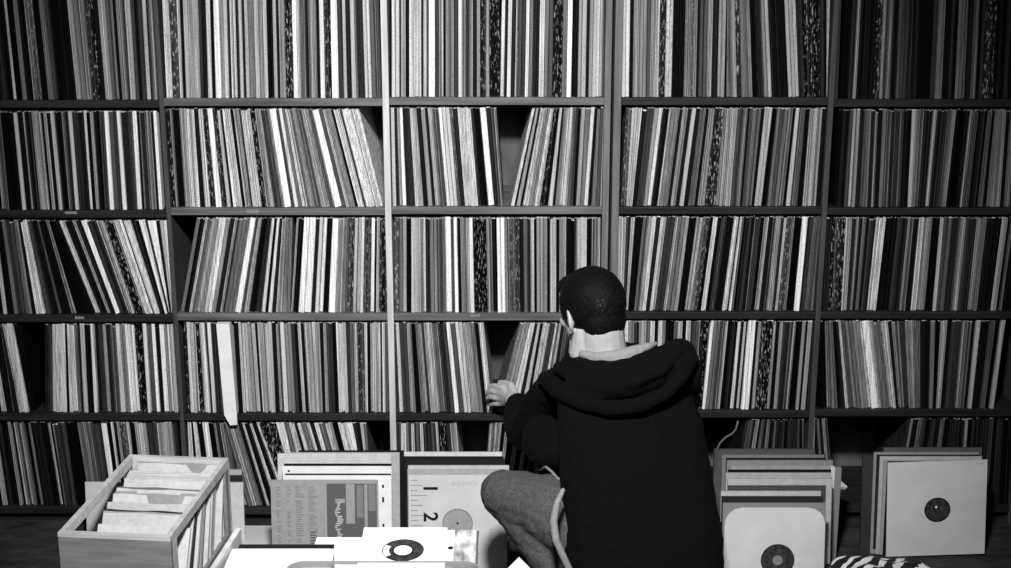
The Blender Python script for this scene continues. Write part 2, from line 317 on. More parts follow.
# world corners
good = []
for s in sleeves:
    r = s['row']; mid = (s['a']+s['b'])/2; bay = bay_of(r, mid)
    if bay is None: continue
    yb = BY[r][bay]
    z0 = BZ[r][bay] + .0006
    ceil_ = (TOPZ if r == 0 else BZ[r-1][bay]) - TH
    h = min(.3145, ceil_ - z0 - .008) - random.random()*.004
    if random.random() < .07: h -= random.random()*.008
    def X(px): return at_y(px, yb, SP).x
    ft = lambda px: at_y(px + lean_at(s['vl'], px), yb - (yb - TY[r]), SP).x
    xa0, xa1 = BAY[bay][0]+.001, BAY[bay][1]-.001
    cl = lambda x: max(xa0, min(xa1, x))
    bl, br, tl, tr = cl(X(s['a'])), cl(X(s['b'])), cl(ft(s['a'])), cl(ft(s['b']))
    if br - bl < .0018: continue
    w = br - bl
    if tr - tl < .5*w:                       # keep the top edge as thick as the sleeve
        tr = tl + .5*w
    s.update(bay=bay, z0=z0, h=h, bl=bl, br=br, tl=tl, tr=tr, w=w, y=SP + random.random()**2*.016)
    good.append(s)
sleeves = good
# tops may not cross
for row in range(5):
    for bay in range(5):
        g = sorted([s for s in sleeves if s['row'] == row and s['bay'] == bay], key=lambda s: s['a'])
        for p, q in zip(g, g[1:]):
            if q['tl'] < p['tr']:
                m = (q['tl'] + p['tr'])/2; p['tr'] = m; q['tl'] = m
        for i, s in enumerate(g): s['i'] = i
def vis(s):
    f = {0: 1, 1: 1, 2: 1, 3: 1, 4: .7 if s['bay'] == 0 else .28}[s['row']]
    m = (s['a']+s['b'])/2
    if 555 < m < 700:
        if s['row'] == 3: f = .25
        if s['row'] == 4: f = 0
        if s['row'] == 2 and m < 628: f = .5
    if m < 2 or m > 1009: f = .2
    return s['w']*f
order = sorted(sleeves, key=vis, reverse=True)
for i, s in enumerate(order): s['solo'] = i < 300
ORD = ['', 'first', 'second', 'third', 'fourth', 'fifth', 'sixth', 'seventh', 'eighth', 'ninth', 'tenth', 'eleventh', 'twelfth', 'thirteenth', 'fourteenth', 'fifteenth', 'sixteenth', 'seventeenth', 'eighteenth', 'nineteenth', 'twentieth', 'twenty-first', 'twenty-second', 'twenty-third', 'twenty-fourth', 'twenty-fifth', 'twenty-sixth', 'twenty-seventh', 'twenty-eighth', 'twenty-ninth', 'thirtieth']
def tone_word(s):
    if s['spk']: return 'speckled'
    t = s['t']
    return 'white' if t >= 7.5 else 'pale grey' if t >= 5.5 else 'mid grey' if t >= 3.5 else 'dark grey' if t >= 1.5 else 'black'
SHELF = ['top', 'second', 'third', 'fourth', 'bottom']
BAYN = ['leftmost', 'second', 'middle', 'fourth', 'rightmost']
cnt = {}
for s in sorted(sleeves, key=lambda s: (s['row'], s['bay'], s['a'])):
    k = (s['row'], s['bay'], tone_word(s)); cnt[k] = cnt.get(k, 0) + 1; s['ord'] = cnt[k]
def sleeve_mesh(mb, bl, br, tl, tr, z0, h, y, ox=0, oy=0, oz=0, depth=.312):
    g = min(.0007, (br-bl)*.1); c = min(.0016, (br-bl)*.28)
    dx = ((tl+tr) - (bl+br))/2; sn = dx/max(.05, h); th = br-bl
    sl = max(-.012, min(.012, th*sn))                            # tilted sleeves stand on one corner
    zl, zr = (0, -sl) if sl < 0 else (sl, 0)
    def ring(yy, ins):
        return [(bl+g+ins-ox, yy-oy, z0+zl-oz), (br-g-ins-ox, yy-oy, z0+zr-oz), (tr-g-ins-ox, yy-oy, z0+h-(.012 if abs(sl)>.012 else abs(sl))+zr-oz-ins), (tl+g+ins-ox, yy-oy, z0+h-abs(sl)+zl-oz-ins)]
    v = ring(y, c) + ring(y+.0015, 0) + ring(y+depth, 0)
    f = [(0, 1, 2, 3)] + [(4*k+i, 4*k+4+i, 4*k+4+(i+1) % 4, 4*k+(i+1) % 4) for k in (0, 1) for i in range(4)] + [(8, 11, 10, 9)]
    mb.add(v, f); return len(f)
TOPS = (.62, .45, .5, .12, .3)  # sleeve tops coloured paler: white paper plus light-catching caps painted in
stuff = MB(); st_t, st_s, st_e = [], [], []
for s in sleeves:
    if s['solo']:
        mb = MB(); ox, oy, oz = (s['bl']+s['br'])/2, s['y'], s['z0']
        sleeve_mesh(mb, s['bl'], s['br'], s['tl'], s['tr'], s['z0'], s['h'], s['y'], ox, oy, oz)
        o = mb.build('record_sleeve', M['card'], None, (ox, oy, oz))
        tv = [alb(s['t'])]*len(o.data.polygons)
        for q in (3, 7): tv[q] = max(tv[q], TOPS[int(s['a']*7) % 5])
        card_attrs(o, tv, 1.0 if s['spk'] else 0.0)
        d = ((s['tl']+s['tr']) - (s['bl']+s['br']))/2
        pose = 'leaning left' if d < -.018 else 'leaning right' if d > .018 else 'upright'
        w = tone_word(s)
        wide = 'thick ' if s['w'] > .019 and ' ' not in w else ''
        props(o, f"{wide}{w} record {pose}, {ORD[s['ord']]} {w} spine from left, {BAYN[s['bay']]} bay of {SHELF[s['row']]} shelf", 'record', 'records on the shelves')
    else:
        n = 1 if s['w'] < .0058 else 2 if s['w'] < .0100 else 3
        cuts = [0] + sorted(((i + random.uniform(-.25, .25))/n) for i in range(1, n)) + [1]
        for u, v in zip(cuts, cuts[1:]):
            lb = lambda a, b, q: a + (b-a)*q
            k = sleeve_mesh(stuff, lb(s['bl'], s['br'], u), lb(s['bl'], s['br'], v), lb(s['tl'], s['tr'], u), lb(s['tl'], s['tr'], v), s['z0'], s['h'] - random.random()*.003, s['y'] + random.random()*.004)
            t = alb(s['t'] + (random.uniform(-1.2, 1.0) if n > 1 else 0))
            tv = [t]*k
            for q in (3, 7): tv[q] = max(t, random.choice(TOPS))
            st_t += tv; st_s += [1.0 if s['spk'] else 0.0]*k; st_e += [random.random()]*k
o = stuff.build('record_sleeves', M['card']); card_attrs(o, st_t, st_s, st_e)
props(o, 'thinner record sleeves packed tightly between the broader spines on all shelves', 'records', None, 'stuff')
print('SLEEVES', len(sleeves))
# bits of paper tape on the shelf edges
for sh, px0, px1, py0, py1, row, bay in ((0, 65, 77, 211.5, 214, 1, 0), (0, 247, 259, 209.6, 213, 1, 1), (0, 75, 84, 316.5, 319, 2, 0), (0, 470, 480, 314.5, 317, 2, 2)):
    par = bpy.data.objects['record_shelf']; a, b = at_y(px0, py1, W-.0006), at_y(px1, py0, W-.0006)
    zt = BZ[row][bay]
    MB().box(a.x, b.x, W-.0008, W-.0001, min(max(a.z, zt-TH+.002), zt-.010), min(b.z, zt-.002)).build('edge_tape', M['ink_mid'], par, -par.location)
# the white card divider that sticks out between two runs of records
a, b = at_y(217.5, 322, SP), at_y(230.5, 322, SP); c, d = at_y(225.5, 413, SP), at_y(238, 413, SP)
e, f_ = at_y(229.5, 422, W-.02), at_y(236.5, 421, W-.02)
z0, z1 = BZ[3][1]+.001, BZ[3][1]+.313
mb = MB(); oy = W-.012
v = []
for yy in (W-.012, W+.30):
    v += [(c.x, yy, z0), (d.x, yy, z0), (b.x, yy, z1), (a.x, yy, z1)]
mb.add(v, [(0,1,2,3), (4,7,6,5), (0,4,5,1), (1,5,6,2), (2,6,7,3), (3,7,4,0)])
mb.add([(c.x, W-.012, z0), (d.x, W-.012, z0), (f_.x, W-.012, z0-.034), (e.x, W-.012, z0-.036), (c.x, W-.006, z0), (d.x, W-.006, z0), (f_.x, W-.006, z0-.034), (e.x, W-.006, z0-.036)],
       [(0,3,2,1), (4,5,6,7), (0,1,5,4), (1,2,6,5), (2,3,7,6), (3,0,4,7)])
loc = Vector(((c.x+d.x)/2, W, z0)); mb.v = [tuple(Vector(q)-loc) for q in mb.v]
props(mb.build('box_set', M['paper'], None, loc), 'thick white box sticking out of the fourth shelf, its end hanging below the board', 'record')

# ------------------------------------------------------------------ record sleeves standing on the floor, faces to the room
def plate(S, t, hole=None, cr=0.0, hgt=None, n=64):
    """upright card: width S, height hgt, thickness t in y (front at y=0), bottom centre at the origin; hole = (x, z, r)"""
    hgt = hgt or S; mb = MB()
    hx, hz, hr = hole if hole else (0, hgt/2, .0)
    def edge(an):
        dx, dz = math.cos(an), math.sin(an); best = 9
        for lim, c0, d in ((S/2, hx, dx), (-S/2, hx, dx), (hgt, hz, dz), (0, hz, dz)):
            if abs(d) > 1e-9:
                k = (lim - c0)/d
                if 1e-6 < k < best: best = k
        x, z = hx+dx*best, hz+dz*best
        if cr > 0:                                            # rounded corners
            for sx in (-1, 1):
                for cz, sz in ((cr, -1), (hgt-cr, 1)):
                    ccx = sx*(S/2-cr)
                    if (x-ccx)*sx > 0 and (z-cz)*sz > 0:
                        # circle from the hole centre
                        ox_, oz_ = hx-ccx, hz-cz; bq = ox_*dx+oz_*dz; cq = ox_*ox_+oz_*oz_-cr*cr
                        dd = bq*bq-cq
                        if dd > 0: k = -bq+math.sqrt(dd); x, z = hx+dx*k, hz+dz*k
        return x, z
    ang = [2*math.pi*k/n for k in range(n)]
    for sx in (-S/2, S/2):
        for sz in (0, hgt): ang.append(math.atan2(sz-hz, sx-hx) % (2*math.pi))
    ang = sorted(set(round(a, 6) for a in ang)); m = len(ang)
    out = [edge(a) for a in ang]
    if hole: inn = [(hx+hr*math.cos(a), hz+hr*math.sin(a)) for a in ang]
    if hole:
        v = [(x, 0, z) for x, z in out] + [(x, 0, z) for x, z in inn] + [(x, t, z) for x, z in out] + [(x, t, z) for x, z in inn]
        f = []
        for i in range(m):
            j = (i+1) % m
            f += [(i, j, m+j, m+i), (2*m+i, 3*m+i, 3*m+j, 2*m+j), (i, 2*m+i, 2*m+j, j), (m+i, m+j, 3*m+j, 3*m+i)]
        mb.add(v, f)
    else:
        v = [(x, 0, z) for x, z in out] + [(x, t, z) for x, z in out]
        f = [tuple(range(m))[::-1], tuple(range(m, 2*m))] + [(i, m+i, m+(i+1) % m, (i+1) % m) for i in range(m)]
        mb.add(v, f)
    return mb
def disc(cx, cz, r0, r1, y, t=.0006, n=40, a0=0.0, a1=2*math.pi):
    mb = MB(); full = abs(a1-a0-2*math.pi) < 1e-6
    k = n if full else n+1; v, f = [], []
    for yy in (y, y+t):
        for r in (r0, r1):
            for i in range(k):
                a = a0+(a1-a0)*i/n; v.append((cx+r*math.cos(a), yy, cz+r*math.sin(a)))
    for i in range(n):
        j = (i+1) % k if full else i+1
        f += [(i, j, k+j, k+i), (2*k+i, 3*k+i, 3*k+j, 2*k+j), (k+i, k+j, 3*k+j, 3*k+i), (i, 2*k+i, 2*k+j, j)]
    return mb.add(v, f)
def stand(pl, pr, ytop, lean_deg, floor_z=0.0, size=None):
    """where a leaning square sleeve stands whose top edge shows from pl to pr at ytop; returns location and size"""
    th = R(lean_deg); S = size or .315
    for _ in range(12):
        p = at_z((pl+pr)/2, ytop, floor_z + S*math.cos(th)); a, b = at_y(pl, ytop, p.y), at_y(pr, ytop, p.y)
        if size is None: S = .6*S + .4*(b.x-a.x)
    return Vector((p.x, p.y - S*math.sin(th), floor_z)), S
def floor_sleeve(label, pl, pr, ytop, lean_deg, tone, thick=.005, yaw=0, spk=0, mat=None, group=None, name='record_sleeve', hole=None, parts=False, cr=0):
    loc, S = stand(pl, pr, ytop, lean_deg)
    rot = (-R(lean_deg), 0, R(yaw))
    if parts:
        t = thing(name, label, 'record', loc, rot, group); h = hole(S) if hole else None
        o = plate(S, thick, h, cr).build('jacket', mat or M['paper'], t)
        return t, S
    o = plate(S, thick, None, cr).build(name, mat or M['cover'], None, loc, rot=rot)
    if not mat: card_attrs(o, alb(tone), spk)
    props(o, label, 'record', group)
    return o, S

# --- stack with the printed back cover, left of the ruler sleeve
t, S = floor_sleeve('back cover with grey text columns and dark collage, frontmost of the stack', 270.5, 378, 480, 7, 6.0, .004, mat=M['label_grey'], parts=True, name='record_sleeve')
def pr(mb, x0, x1, y0, y1, mi=0):                # fractions of the cover, from its top left corner
    mb.box(-S/2+x0*S, -S/2+x1*S, -.0005, 0.0002, S*(1-y1), S*(1-y0), mi)
mb = MB()
rnd = random.Random(3)
for c0, c1 in ((.05, .10), (.15, .19), (.23, .31), (.35, .44)):
    y = .07
    while y < .6:
        if rnd.random() < .85: pr(mb, c0, c0+(c1-c0)*rnd.uniform(.4, 1), y, y+.008)
        y += .022
for k in range(13): pr(mb, .36, .36+rnd.uniform(.05, .10), .50+.026*k, .511+.026*k, 1)
mb.build('track_list', [M['ink_mid'], M['ink_grey']], t)
mb = MB()
pr(mb, .52, .985, .035, .97, 0)
mb.build('dark_panel', [M['ink_grey']], t)
mb = MB()
for x0, x1, y0, y1, mi in ((.70, .78, .04, .42, 0), (.60, .69, .18, .22, 0), (.80, .86, .05, .36, 1), (.87, .90, .04, .80, 0), (.91, .975, .04, .30, 1), (.91, .975, .58, .80, 0), (.80, .86, .36, .60, 2)):
    mb.box(-S/2+x0*S, -S/2+x1*S, -.0011, -.0004, S*(1-y1), S*(1-y0), mi)
for k in range(26):
    y = .20+.018*k; x = .605+.012*math.sin(k*.8)
    mb.box(-S/2+x*S, -S/2+(x+rnd.uniform(.02, .06))*S, -.0011, -.0004, S*(1-y-.009), S*(1-y), 3)
mb.build('collage', [M['label_grey'], M['ink_mid'], M['ink_grey'], M['paper_grey']], t)
t, S = floor_sleeve('white sleeve with two small dark marks at its right edge behind the printed cover', 284.5, 391, 475.5, 7, 8, .004, mat=M['paper'], parts=True)
mb = MB()
for z in (.50, .74, .76, .88):
    mb.box(S/2-.028, S/2-.022, -.0005, .0002, S*z, S*z+.010)
mb.build('mark', M['ink'], t)
t, S = floor_sleeve('white sleeve with a small black dot near its top left corner', 282.5, 391.5, 466.3, 7, 8, .004, mat=M['paper'], parts=True)
mb = MB(); mb.box(-S/2+.016, -S/2+.022, -.0005, .0002, S-.018, S-.012); mb.build('mark', M['ink'], t)
floor_sleeve('pale sleeve with dark edge showing just above the dotted white sleeve', 293, 392, 457.5, 7, 7.6, .004)
floor_sleeve('thin black separator line above the dotted white sleeve left of the ruler', 284, 391.5, 463.8, 7.2, .8, .003)  # two thin black separators that set the white sleeves apart
floor_sleeve('thin black separator line between the dotted white sleeve and the next', 285, 391, 473.7, 7, .8, .002)
floor_sleeve('white sleeve at the very back of the printed cover stack, reaching furthest left', 277.5, 391, 453.5, 8, 8.2, .005)
floor_sleeve('pale sleeve whose white right edge stands between two floor stacks', 291, 399.5, 452.5, 9, 7.2, .004)
floor_sleeve('black sleeve edge in the dark gap left of the ruler sleeve', 299, 404, 450.5, 10, .6, .004)

# --- stack with the ruler sleeve
t, S = floor_sleeve('pale sleeve printed with a ruler and digits 1 and 2, round hole in its middle', 408.5, 507, 475, 7, 8, .004, mat=M['paper_grey'], parts=True, hole=lambda S: (-.004*S, .49*S, .155*S))
disc(-.004*S, .49*S, 0.0, .17*S, .0022, .0006).build('record_label', M['label_grey'], t)
disc(-.004*S, .49*S, .146*S, .1555*S, .0008, .0006).build('hole_rim', M['ink_mid'], t)
disc(-.004*S, .49*S, 0, .012*S, .0014, .0006).build('spindle_hole', M['ink'], t)
mb = MB()
for k in range(30):
    z = 1 - .055 - k*.0545/1.0 if False else .945 - k*.053
    if z < .03: break
    l = (.075, .12, .075, .17)[k % 4]
    mb.box(-S/2+.02*S, -S/2+(.02+l)*S, -.0005, .0002, S*z-.0009, S*z+.0009)
mb.build('ruler_ticks', M['ink_mid'], t)
def text(body, size, parent, loc, rot, mat, name, squeeze=1.0):
    cu = bpy.data.curves.new(name, 'FONT'); cu.body = body; cu.size = size; cu.align_x = 'CENTER'; cu.align_y = 'CENTER'; cu.extrude = .0003; cu.offset = size*.02
    o = bpy.data.objects.new(name, cu); C.objects.link(o)
    me = bpy.data.meshes.new_from_object(o.evaluated_get(bpy.context.evaluated_depsgraph_get())); bpy.data.objects.remove(o)
    me.name = name; me.materials.clear(); me.materials.append(mat)
    o = bpy.data.objects.new(name, me); C.objects.link(o); o.parent = parent; o.location = loc; o.rotation_euler = rot; return o
for d, z in (('1', .86), ('2', .56)):
    text(d, .062, t, (-S/2+.215*S, -.0006, S*z), (math.pi/2, math.pi/2, 0), M['ink'], 'digit')
mb = MB(); rs = random.Random(5)
for k in range(5):
    x = -S/2 + (.44+.055*k)*S; z = S*.915
    mb.tube([(x, -.0004, z-.008), (x+.004, -.0004, z+.007), (x+.009, -.0004, z-.007), (x+.013, -.0004, z+rs.uniform(-.002, .008))], .0007, 5)
for k in range(4):
    z = S*(.42-.035*k); mb.tube([(S/2-.055, -.0004, z), (S/2-.050, -.0004, z+.006), (S/2-.045, -.0004, z-.002)], .0006, 5)
mb.build('handwriting', M['ink_mid'], t)
floor_sleeve('pale sleeve edge directly above the ruler sleeve', 407.5, 508, 469.5, 7, 7.0, .004)
floor_sleeve('white sleeve second behind the ruler sleeve', 408, 509, 465.5, 7.5, 7.8, .005)
floor_sleeve('dark sleeve, the black band above the ruler sleeve', 405.5, 505, 459.5, 8, 2.2, .012)
floor_sleeve('black sleeve with left edge framing the ruler sleeve', 403.5, 503, 456.5, 9, .8, .004)
floor_sleeve('white sleeve at the back of the ruler sleeve stack', 401, 502, 452, 9, 8.4, .006)

# --- stack of worn sleeves right of the man
t, S = floor_sleeve('round cornered white inner sleeve with a dark label in its hole, on a dark jacket', 723, 826, 503, 8, 3, .005, mat=M['ink_mid'], parts=True)
inner = plate(.978*S, .0015, (.035*S, .425*S, .165*S), .17*S, S*.955).build('inner_sleeve', M['paper_grey'], t, (.008*S, -.0017, 0))
disc(.043*S, .425*S, 0, .18*S, -.0003, .0002).build('record_label', M['label_dark'], t)
disc(.043*S, .425*S, .0, .05*S, -.0008, .0003).build('label_centre', M['ink_mid'], t)
for (l, r, y, tone, lab, th) in ((722, 823, 497, 2.5, 'dark sleeve straight behind the round cornered white one', .012), (721, 821, 491.5, 7.4, 'pale sleeve, second edge above the round cornered white one', .010),
        (728, 826, 485.5, 4, 'grey sleeve in the middle of the worn stack beside the man', .010), (728, 832, 479, 7.2, 'pale sleeve poking right in the worn stack beside the man', .009),
        (726, 831, 473, 6.8, 'pale sleeve with long bright edge high in the worn stack beside the man', .008), (731, 832, 466, 6.4, 'pale worn sleeve whose edge ends at the upright board', .008),
        (727, 833, 460.5, 5.8, 'grey sleeve just under the top edges of the worn stack', .008), (722, 824, 455, 5.4, 'worn grey sleeve second from the back of the stack beside the man', .008), (714, 815, 449.5, 4.2, 'brownish grey sleeve at the very back of the stack beside the man', .014),
        (729, 828, 482.5, .8, 'black sleeve edge between grey and pale ones, lowest in the worn stack', .004), (728, 831, 469.7, .8, 'black sleeve edge in the middle of the worn stack beside the man', .004), (726, 826, 458, 1.2, 'black sleeve edge high in the worn stack beside the man', .003)):  # thin black strips added for the shadow in the gaps between sleeves
    floor_sleeve(lab, l, r, y, 9, tone, th)
# box set on end, its spine to the room
p = at_z(836.5, 468.5, .318)
bx = thing('divider_board', 'narrow upright board, half pale half grey, standing right of the worn stack', 'board', (p.x, p.y, 0), (0, 0, R(-3)))
MB().box(-.0175, -.0035, 0, .022, 0, .318, b=.001).build('pale_edge', M['paper_grey'], bx)
MB().box(-.0034, .0175, .004, .022, 0, .316, b=.001).build('grey_face', M['ink_mid'], bx)
# sleeve with one corner sticking out to the right
p = at_y(849, 489, p.y+.16)
o = plate(.19, .004).build('record_sleeve', M['paper_grey'], None, (p.x-.112, p.y, 0), rot=(0, R(0), 0))
o.rotation_euler = (R(-6), R(40), 0); o.location = (p.x-.19*math.cos(R(40))/1-.19/2*math.cos(R(40))+.19*math.cos(R(40)), p.y, p.z+.002)
bpy.context.view_layer.update()
q = o.matrix_world @ Vector((.095, 0, .19)); o.location += Vector((p.x-q.x, 0, p.z-q.z)) 
props(o, 'small pale sleeve whose corner points right beside the upright board', 'record')
# bent strip behind the stack
pts = [at_y(px, py, 4.24) for px, py in ((717, 449), (720, 443), (726, 437), (732, 434), (736, 429), (738, 421))]
q0 = pts[0]; mb = MB(); mb.tube([Vector((0.004, .05, -q0.z))] + [Vector((0, 0, -.03))] + [q-q0 for q in pts], .0032, 8)
props(mb.build('cable', M['ink_grey'], None, q0, smooth=True), 'thin grey bent cable rising behind the worn sleeve stack', 'cable')

# --- white sleeve with the dark label, far right
def big_hole(S): return (.01*S, .485*S, .132*S)
t, S = floor_sleeve('clean white sleeve with a round hole over a dark label, front of right stack', 890, 989.5, 463, 4, 8, .004, mat=M['paper_grey'], parts=True, hole=big_hole)
t.rotation_euler[1] = R(-2); t.location.z = .0058; t.location.x += .004
disc(.01*S, .485*S, 0, .16*S, .0012, .0006).build('record_label', M['label_dark'], t)
disc(.01*S, .485*S, .118*S, .1315*S, .0006, .0005).build('groove_edge', M['vinyl'], t)
disc(-.002*S, .515*S, 0, .012*S, .0004, .0006).build('spindle_hole', M['paper'], t)
mb = MB()
for k in range(3): mb.tube([(S*.39+.008*k, -.0004, S*.957), (S*.39+.004+.008*k, -.0004, S*.965), (S*.39+.007+.008*k, -.0004, S*.956)], .0006, 5)
mb.build('pencil_mark', M['ink_mid'], t)
for (l, r, y, tone, lab, th, le) in ((887.5, 986, 461.5, .5, 'black sleeve edge left of the clean white sleeve', .004, 5), (884, 983, 460.5, 6.5, 'pale sleeve straight behind the clean white sleeve', .005, 5), (880, 982, 456.5, 7.2, 'white sleeve with a black corner mark in the far right stack', .005, 6),
        (877, 980, 455, 2.5, 'dark sleeve in the middle of the far right stack', .006, 6), (874, 979, 452.5, 6.2, 'worn pale sleeve near the back of the far right stack', .006, 7), (884, 982, 448, 4.5, 'grey worn sleeve at the back of the far right stack', .012, 8)):
    floor_sleeve(lab, l, r, y, le, tone, th)
floor_sleeve('tall dark grey sleeve whose side shows left of the far right stack', 863, 962, 456, 8, 3.2, .010)

# ------------------------------------------------------------------ open wooden crate full of records, on the floor at the left
CZ = .305
bl_, br_, fl_, fr_ = at_z(128, 456, CZ), at_z(229, 456, CZ), at_z(57, 533, CZ), at_z(171.5, 536.5, CZ)
cw = ((br_-bl_).length + (fr_-fl_).length)/2; cl_ = ((bl_-fl_).length + (br_-fr_).length)/2
cyaw = math.atan2((bl_-fl_).x, (bl_-fl_).y)
cctr = (bl_+br_+fl_+fr_)/4
crate = thing('record_crate', 'pale wooden open sided crate full of white sleeves, standing at the left', 'crate', (cctr.x, cctr.y, 0), (0, 0, -cyaw))
hw, hl = cw/2, cl_/2
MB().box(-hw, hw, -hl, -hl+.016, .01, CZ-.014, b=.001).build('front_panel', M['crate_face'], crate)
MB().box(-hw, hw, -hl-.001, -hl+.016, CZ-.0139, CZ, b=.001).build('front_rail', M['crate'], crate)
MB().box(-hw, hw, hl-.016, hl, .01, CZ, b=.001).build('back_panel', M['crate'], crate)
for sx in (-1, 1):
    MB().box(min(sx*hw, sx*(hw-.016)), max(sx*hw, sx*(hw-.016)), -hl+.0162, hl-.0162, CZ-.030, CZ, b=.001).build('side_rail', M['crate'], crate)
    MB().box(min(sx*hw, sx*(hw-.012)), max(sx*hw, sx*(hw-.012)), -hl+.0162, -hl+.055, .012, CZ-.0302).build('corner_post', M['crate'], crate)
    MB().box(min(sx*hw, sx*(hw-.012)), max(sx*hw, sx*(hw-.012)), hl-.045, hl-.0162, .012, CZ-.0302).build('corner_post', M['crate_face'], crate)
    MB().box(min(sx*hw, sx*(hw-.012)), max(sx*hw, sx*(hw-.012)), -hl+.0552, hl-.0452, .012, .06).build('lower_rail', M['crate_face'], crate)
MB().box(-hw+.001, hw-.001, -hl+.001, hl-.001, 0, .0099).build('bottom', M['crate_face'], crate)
rc = random.Random(11)
n = 26
cm = Matrix.Translation((cctr.x, cctr.y, 0)) @ Matrix.Rotation(-cyaw, 4, 'Z')
faces = {0: 'front', 6: 'a', 11: 'b', 17: 'c', 22: 'd'}
y = -hl + .045
where = ['frontmost', 'second', 'third', 'fourth', 'fifth', 'sixth', 'seventh', 'eighth', 'ninth', 'tenth', 'eleventh', 'twelfth', 'thirteenth', 'fourteenth', 'fifteenth', 'sixteenth', 'seventeenth', 'eighteenth', 'nineteenth', 'twentieth', 'twenty-first', 'twenty-second', 'twenty-third', 'twenty-fourth', 'twenty-fifth', 'twenty-sixth']
i = 0
while y < hl - .085 and i < 26:
    th = R(30 - 18*i/24 + rc.uniform(-1, 1)); S = (.294 if i > 3 else .284) if i else .276
    tk = rc.uniform(.006, .011)
    tone = (9, 8.6, 8.9, 7.8, 8.9, 3.5 if i in (9, 16) else 8.7)[i % 6]
    if i not in (0, 1, 6, 12, 18): tone = rc.choice((8.7, 8.3, 7, 5.5, 3))  # darker tones paint the shaded gaps between sleeves into their colour
    x = (.012 if i else .018) + rc.uniform(-.004, .004)
    mb = MB(); mb.bm(bmesh.new())
    bm = bmesh.new(); bmesh.ops.create_grid(bm, x_segments=14, y_segments=6, size=.5)
    ph = rc.uniform(0, 6)
    vs_ = []
    for yy in (0, 1):
        for iz in range(6):
            for ix in range(15):
                u, v_ = ix/14-.5, iz/5
                wob = .003*math.sin(u*7+ph)*v_
                vs_.append((u*.278, yy*tk + wob, v_*S - (0 if iz < 5 else .003*abs(math.sin(u*5+ph)))))
    bm.free(); fs = []
    q = 90
    for iz in range(5):
        for ix in range(14):
            a = iz*15+ix; fs += [(a, a+1, a+16, a+15), (q+a, q+a+15, q+a+16, q+a+1)]
    for ix in range(14): fs += [(ix, q+ix, q+ix+1, ix+1), (75+ix, 76+ix, q+76+ix, q+75+ix)]
    for iz in range(5): fs += [(iz*15, iz*15+15, q+iz*15+15, q+iz*15), (iz*15+14, q+iz*15+14, q+iz*15+29, iz*15+29)]
    mb = MB().add(vs_, fs)
    m = cm @ Matrix.Translation((x, y, .0105)) @ Matrix.Rotation(-th, 4, 'X')
    o = mb.build('paper_sleeve', M['cover'], None, m.translation, rot=m.to_euler(), smooth=False)
    card_attrs(o, alb(tone))
    props(o, f"{'white' if tone > 7 else 'grey' if tone > 3 else 'dark'} paper sleeve filed in the pale wooden crate, {where[i]} from its front", 'record', 'sleeves in the wooden crate')
    y += tk/math.cos(th) + .0012 + (rc.uniform(.045, .06) if i in (0, 5, 11, 17) else .002)
    i += 1
# sleeves standing behind the crate: on its left, on its right
o, S = floor_sleeve('pale sleeve on the floor half hidden behind the left side of the crate', 85, 150, 482, 8, 6.6, .004, mat=M['paper_grey'])
p = at_z(118, 478, .22)
for (l, r, yt, tone, lab, th) in ((196, 241, 483, 8.3, 'white sleeve frontmost of the small stack right of the crate', .01), (196, 239, 476, 3, 'dark sleeve in the small stack right of the crate', .010), (197, 238, 470, 7.5, 'pale sleeve at the back of the small stack right of the crate', .008)):
    # 7-inch and 10-inch sleeves
    S = .20
    for _ in range(3): p = at_z((l+r)/2, yt, S*.99)
    o = plate(.16, th, None, 0, S).build('record_sleeve', M['cover'], None, (p.x, p.y-.02, 0), rot=(-R(5), 0, 0)); card_attrs(o, alb(tone)); props(o, lab, 'record')
p = at_z(262, 538, .002)
o = MB().box(-.15, .15, -.09, .09, 0, .004).build('card_sheet', M['paper_grey'], None, (p.x, p.y, .0005)); props(o, 'pale card sheet lying flat on the floor left of the printed cover', 'card')

# ------------------------------------------------------------------ the near table with the bins of singles (mostly below the picture)
TZ = .50
tb = thing('browsing_table', 'low wooden table in the foreground carrying the bins of singles', 'table', (-.33, 2.55, 0))
MB().box(-.60, .75, -.45, .34, TZ-.03, TZ, b=.003).build('table_top', M['table'], tb)
for sx in (-.55, .70):
    for sy in (-.41, .30): MB().box(sx-.025, sx+.025, sy-.025, sy+.025, 0, TZ-.0302).build('leg', M['table'], tb)
# grey plastic bin: rounded tray
RZ = .677
a, b = at_z(288, 559.5, RZ), at_z(482, 559.5, RZ)
bw, bd, bx_, by_ = b.x-a.x, .20, (a.x+b.x)/2, a.y
bn = thing('singles_bin', 'grey plastic bin with a rounded rim at the very bottom edge, before the singles', 'bin', (bx_, by_-bd/2-.004, TZ))
def rrect(w, d, r, k=8):
    out = []
    for cx_, cy_, a0 in ((w/2-r, d/2-r, 0), (-w/2+r, d/2-r, 90), (-w/2+r, -d/2+r, 180), (w/2-r, -d/2+r, 270)):
        for i in range(k+1): an = R(a0+90*i/k); out.append((cx_+r*math.cos(an), cy_+r*math.sin(an)))
    return out
hb = RZ-TZ
lv = [(rrect(bw-.03, bd-.03, .03), .001), (rrect(bw-.008, bd-.008, .036), hb-.022), (rrect(bw-.008, bd-.008, .036), hb-.02)]
def loft(levels, cap0=True, cap1=False):
    mb = MB(); v, f = [], []; k = len(levels[0][0])
    for pts, z in levels: v += [(x, y, z) for x, y in pts]
    for l in range(len(levels)-1):
        for i in range(k): f.append((l*k+i, l*k+(i+1) % k, (l+1)*k+(i+1) % k, (l+1)*k+i))
    if cap0: f.append(tuple(range(k))[::-1])
    if cap1: f.append(tuple((len(levels)-1)*k+i for i in range(k)))
    return mb.add(v, f)
